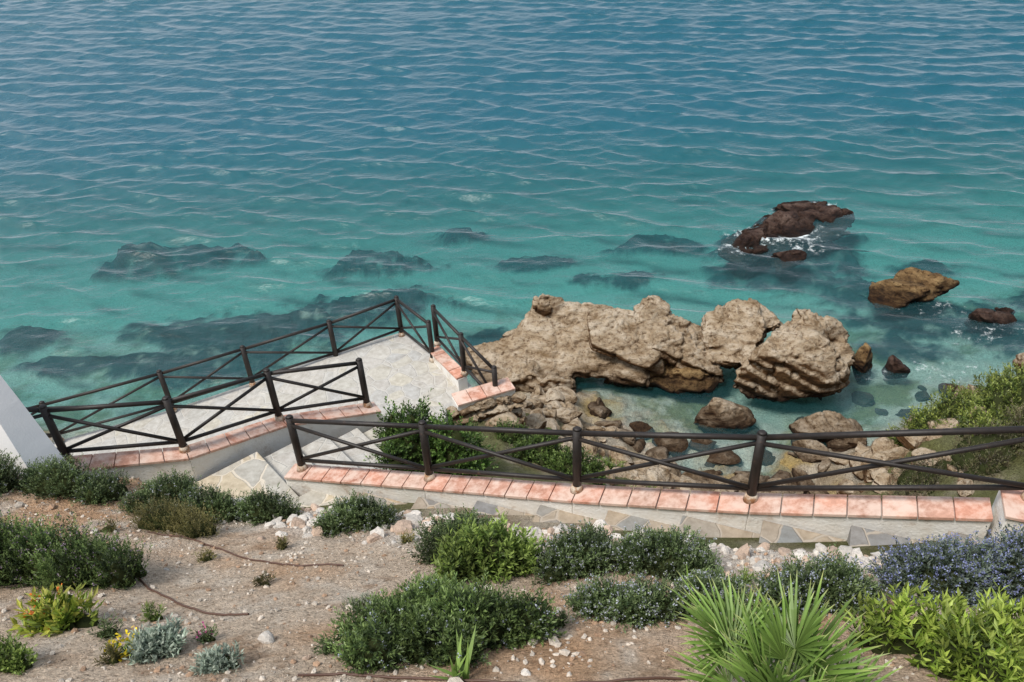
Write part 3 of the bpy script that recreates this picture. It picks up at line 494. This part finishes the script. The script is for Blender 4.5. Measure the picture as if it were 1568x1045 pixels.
def palm(name,c,n,R_,seed):
    q=np.random.default_rng(seed); root=empty(name); V=[];Fc=[];C=[]
    for i in range(n):
        az=2*math.pi*i/n+q.uniform(-.3,.3); el=q.uniform(.2,1.2); pl=q.uniform(.14,.40)
        d_=Vector((math.cos(az)*math.cos(el),math.sin(az)*math.cos(el),math.sin(el))); hub=Vector(c)+d_*pl
        sd_=d_.cross(Vector((0,0,1))).normalized(); up=sd_.cross(d_).normalized(); tw=Matrix.Rotation(q.uniform(-.9,.9),3,d_); sd_=tw@sd_; up=tw@up
        b=len(V); w_=.010; V+=[Vector(c)-sd_*w_,Vector(c)+sd_*w_,hub+sd_*w_*.7,hub-sd_*w_*.7]; Fc.append((b,b+1,b+2,b+3)); C+=[(.2,.26,.08)]*4
        nl=24; RR=R_*q.uniform(.75,1.15)
        for j in range(nl):
            a=(j/(nl-1)-.5)*math.radians(175); l=RR*(1-.25*abs(a)/1.9)*q.uniform(.82,1.1)
            dl=(d_*math.cos(a)+sd_*math.sin(a)+up*(.35*abs(math.sin(a))+q.normal()*.07)).normalized(); nn=up; sp=dl.cross(nn).normalized()
            wd=.0108*q.uniform(.85,1.15); g=q.uniform(.65,1.3); droop=q.uniform(.0,.16)
            cc=np.array((.15,.24,.05))*g; ct=np.array((.48,.47,.2))*g
            m1=hub+dl*l*.45; m2=hub+dl*l*.8-Vector((0,0,1))*droop*l*.5; e=hub+dl*l-Vector((0,0,1))*droop*l*1.3; fo=nn*wd*.9
            b=len(V); V+=[hub,m1+sp*wd+fo,m1,m1-sp*wd+fo,m2+sp*wd*.6+fo*.6,m2,m2-sp*wd*.6+fo*.6,e]
            Fc+=[(b,b+1,b+2),(b,b+2,b+3),(b+1,b+4,b+5,b+2),(b+2,b+5,b+6,b+3),(b+4,b+7,b+5),(b+5,b+7,b+6)]
            C+=[tuple(cc*.7)]+[tuple(cc)]*3+[tuple(cc*1.35)]*3+[tuple(ct)]
    mesh_obj('fronds',[tuple(v) for v in V],Fc,[m_leaf],np.array(C),False,root)
    mb=MB(); mb.tube((c[0],c[1],c[2]-.35),(c[0],c[1],c[2]+.02),.09,.06,12); mb.obj('trunk',[m_foot],root,True)
palm('fan_palm',(1.28,2.38,8.83),24,.5,3)
def blades(name,c,n,L_,wd,col,seed):
    q=np.random.default_rng(seed); V=[];Fc=[];C=[]
    for i in range(n):
        az=q.uniform(0,6.28);el=q.uniform(.7,1.4); d_=Vector((math.cos(az)*math.cos(el),math.sin(az)*math.cos(el),math.sin(el))); s_=d_.cross(Vector((0,0,1))).normalized(); l=L_*q.uniform(.6,1.1); c_=Vector(c)+Vector((q.uniform(-.05,.05),q.uniform(-.05,.05),-.03))
        b=len(V); V+=[c_-s_*wd,c_+s_*wd,c_+d_*l*.5+s_*wd*.9,c_+d_*l*.5-s_*wd*.9,c_+d_*l]; Fc+=[(b,b+1,b+2,b+3),(b+3,b+2,b+4)]; g=q.uniform(.7,1.3); C+=[tuple(np.array(col)*g)]*5
    mesh_obj(name,[tuple(v) for v in V],Fc,[m_leaf],np.array(C))
blades('agave_plant',(-.42,2.85,g1(-.42,2.85)),14,.3,.014,(.2,.3,.07),1)
blades('agave_plant',(1.28,3.95,g1(1.28,3.95)),10,.22,.01,(.22,.34,.07),2)
# loose stones
q=np.random.default_rng(9); Vs=[];Fs=[];Cs=[];b=0
n=11000; x=q.uniform(-6.5,5.5,n*2); y=q.uniform(1.8,7.5,n*2); ye_=np.interp(x,EX,EY); ok=(y<ye_+.02)
dens=np.clip(.35+1.2*f2(x,y,1.1,60)+1.3*ss(1.0,0,ye_-y),.08,1); ok&=(q.random(n*2)<dens); x=x[ok];y=y[ok]; z=gz(x,y); v0,f0=ICO[1]
for i in range(len(x)):
    s=.006+.022*q.random()**3+(.04*q.random() if q.random()<.025 else 0)
    v=v0*(1+.2*q.normal(size=(len(v0),1)))*np.array([1,q.uniform(.6,1),q.uniform(.45,.8)])*s; a=q.uniform(0,6.28); ca,sa=math.cos(a),math.sin(a)
    v=np.stack([v[:,0]*ca-v[:,1]*sa,v[:,0]*sa+v[:,1]*ca,v[:,2]],-1)+np.array([x[i],y[i],z[i]+s*.2]); Vs.append(v);Fs.append(f0+b);b+=len(v)
    g=q.uniform(.55,1.05); Cs.append(np.tile(np.array([.70,.61,.51])*g if q.random()<.68 else np.array([.48,.31,.20])*g,(len(v),1)))
mesh_obj('gravel',np.concatenate(Vs),np.concatenate(Fs),[m_stone],np.concatenate(Cs))
Vs=[];Fs=[];Cs=[];b=0
for i in range(860):
    x_=q.uniform(-3.2,5.2); e_=abs(q.normal())*.36+.06; y_=float(np.interp(x_,EX,EY))-e_
    if i>830: x_=q.uniform(-5,4); y_=q.uniform(2.6,6.5)
    s=.018+.085*q.random()**2.3; v,f=blob((x_,y_,g1(x_,y_)+s*.1),(s,s*q.uniform(.6,1),s*q.uniform(.4,.7)),900+i,sub=2,amp=.1,rot=(q.uniform(-.4,.4),q.uniform(-.4,.4),q.uniform(0,3)))
    Vs.append(v);Fs.append(f+b);b+=len(v); g=q.uniform(.72,1.02); cc=np.array([.70,.64,.57]) if q.random()<.65 else np.array([.62,.46,.35]); Cs.append(np.tile(cc*g,(len(v),1)))
mesh_obj('rubble_edging',np.concatenate(Vs),np.concatenate(Fs),[m_stone],np.concatenate(Cs))
m_h,t,b=newmat('hose_plastic'); b.inputs['Base Color'].default_value=(.09,.045,.03,1); b.inputs['Roughness'].default_value=.6
for pts in ([(-3.9,6.0),(-3.29,5.75),(-2.6,5.3),(-1.99,4.95),(-1.6,4.85)],[(-3.5,4.9),(-3.16,4.52),(-2.6,4.15),(-2.06,3.9)],[(-1.4,2.95),(-.98,2.89),(-.2,2.8),(.55,2.71),(1.2,2.7)]):
    cu=bpy.data.curves.new('irrigation_hose','CURVE'); cu.dimensions='3D'; cu.bevel_depth=.008; s=cu.splines.new('POLY'); xx=np.array(pts); tt=np.linspace(0,len(pts)-1,40)
    hx=np.interp(tt,range(len(pts)),xx[:,0]); hy=np.interp(tt,range(len(pts)),xx[:,1])+.05*np.sin(tt*2.1); hz=gz(hx,hy)+.012; s.points.add(39)
    for i in range(40): s.points[i].co=(hx[i],hy[i],hz[i],1)
    o=bpy.data.objects.new('irrigation_hose',cu); cu.materials.append(m_h); SC.collection.objects.link(o)
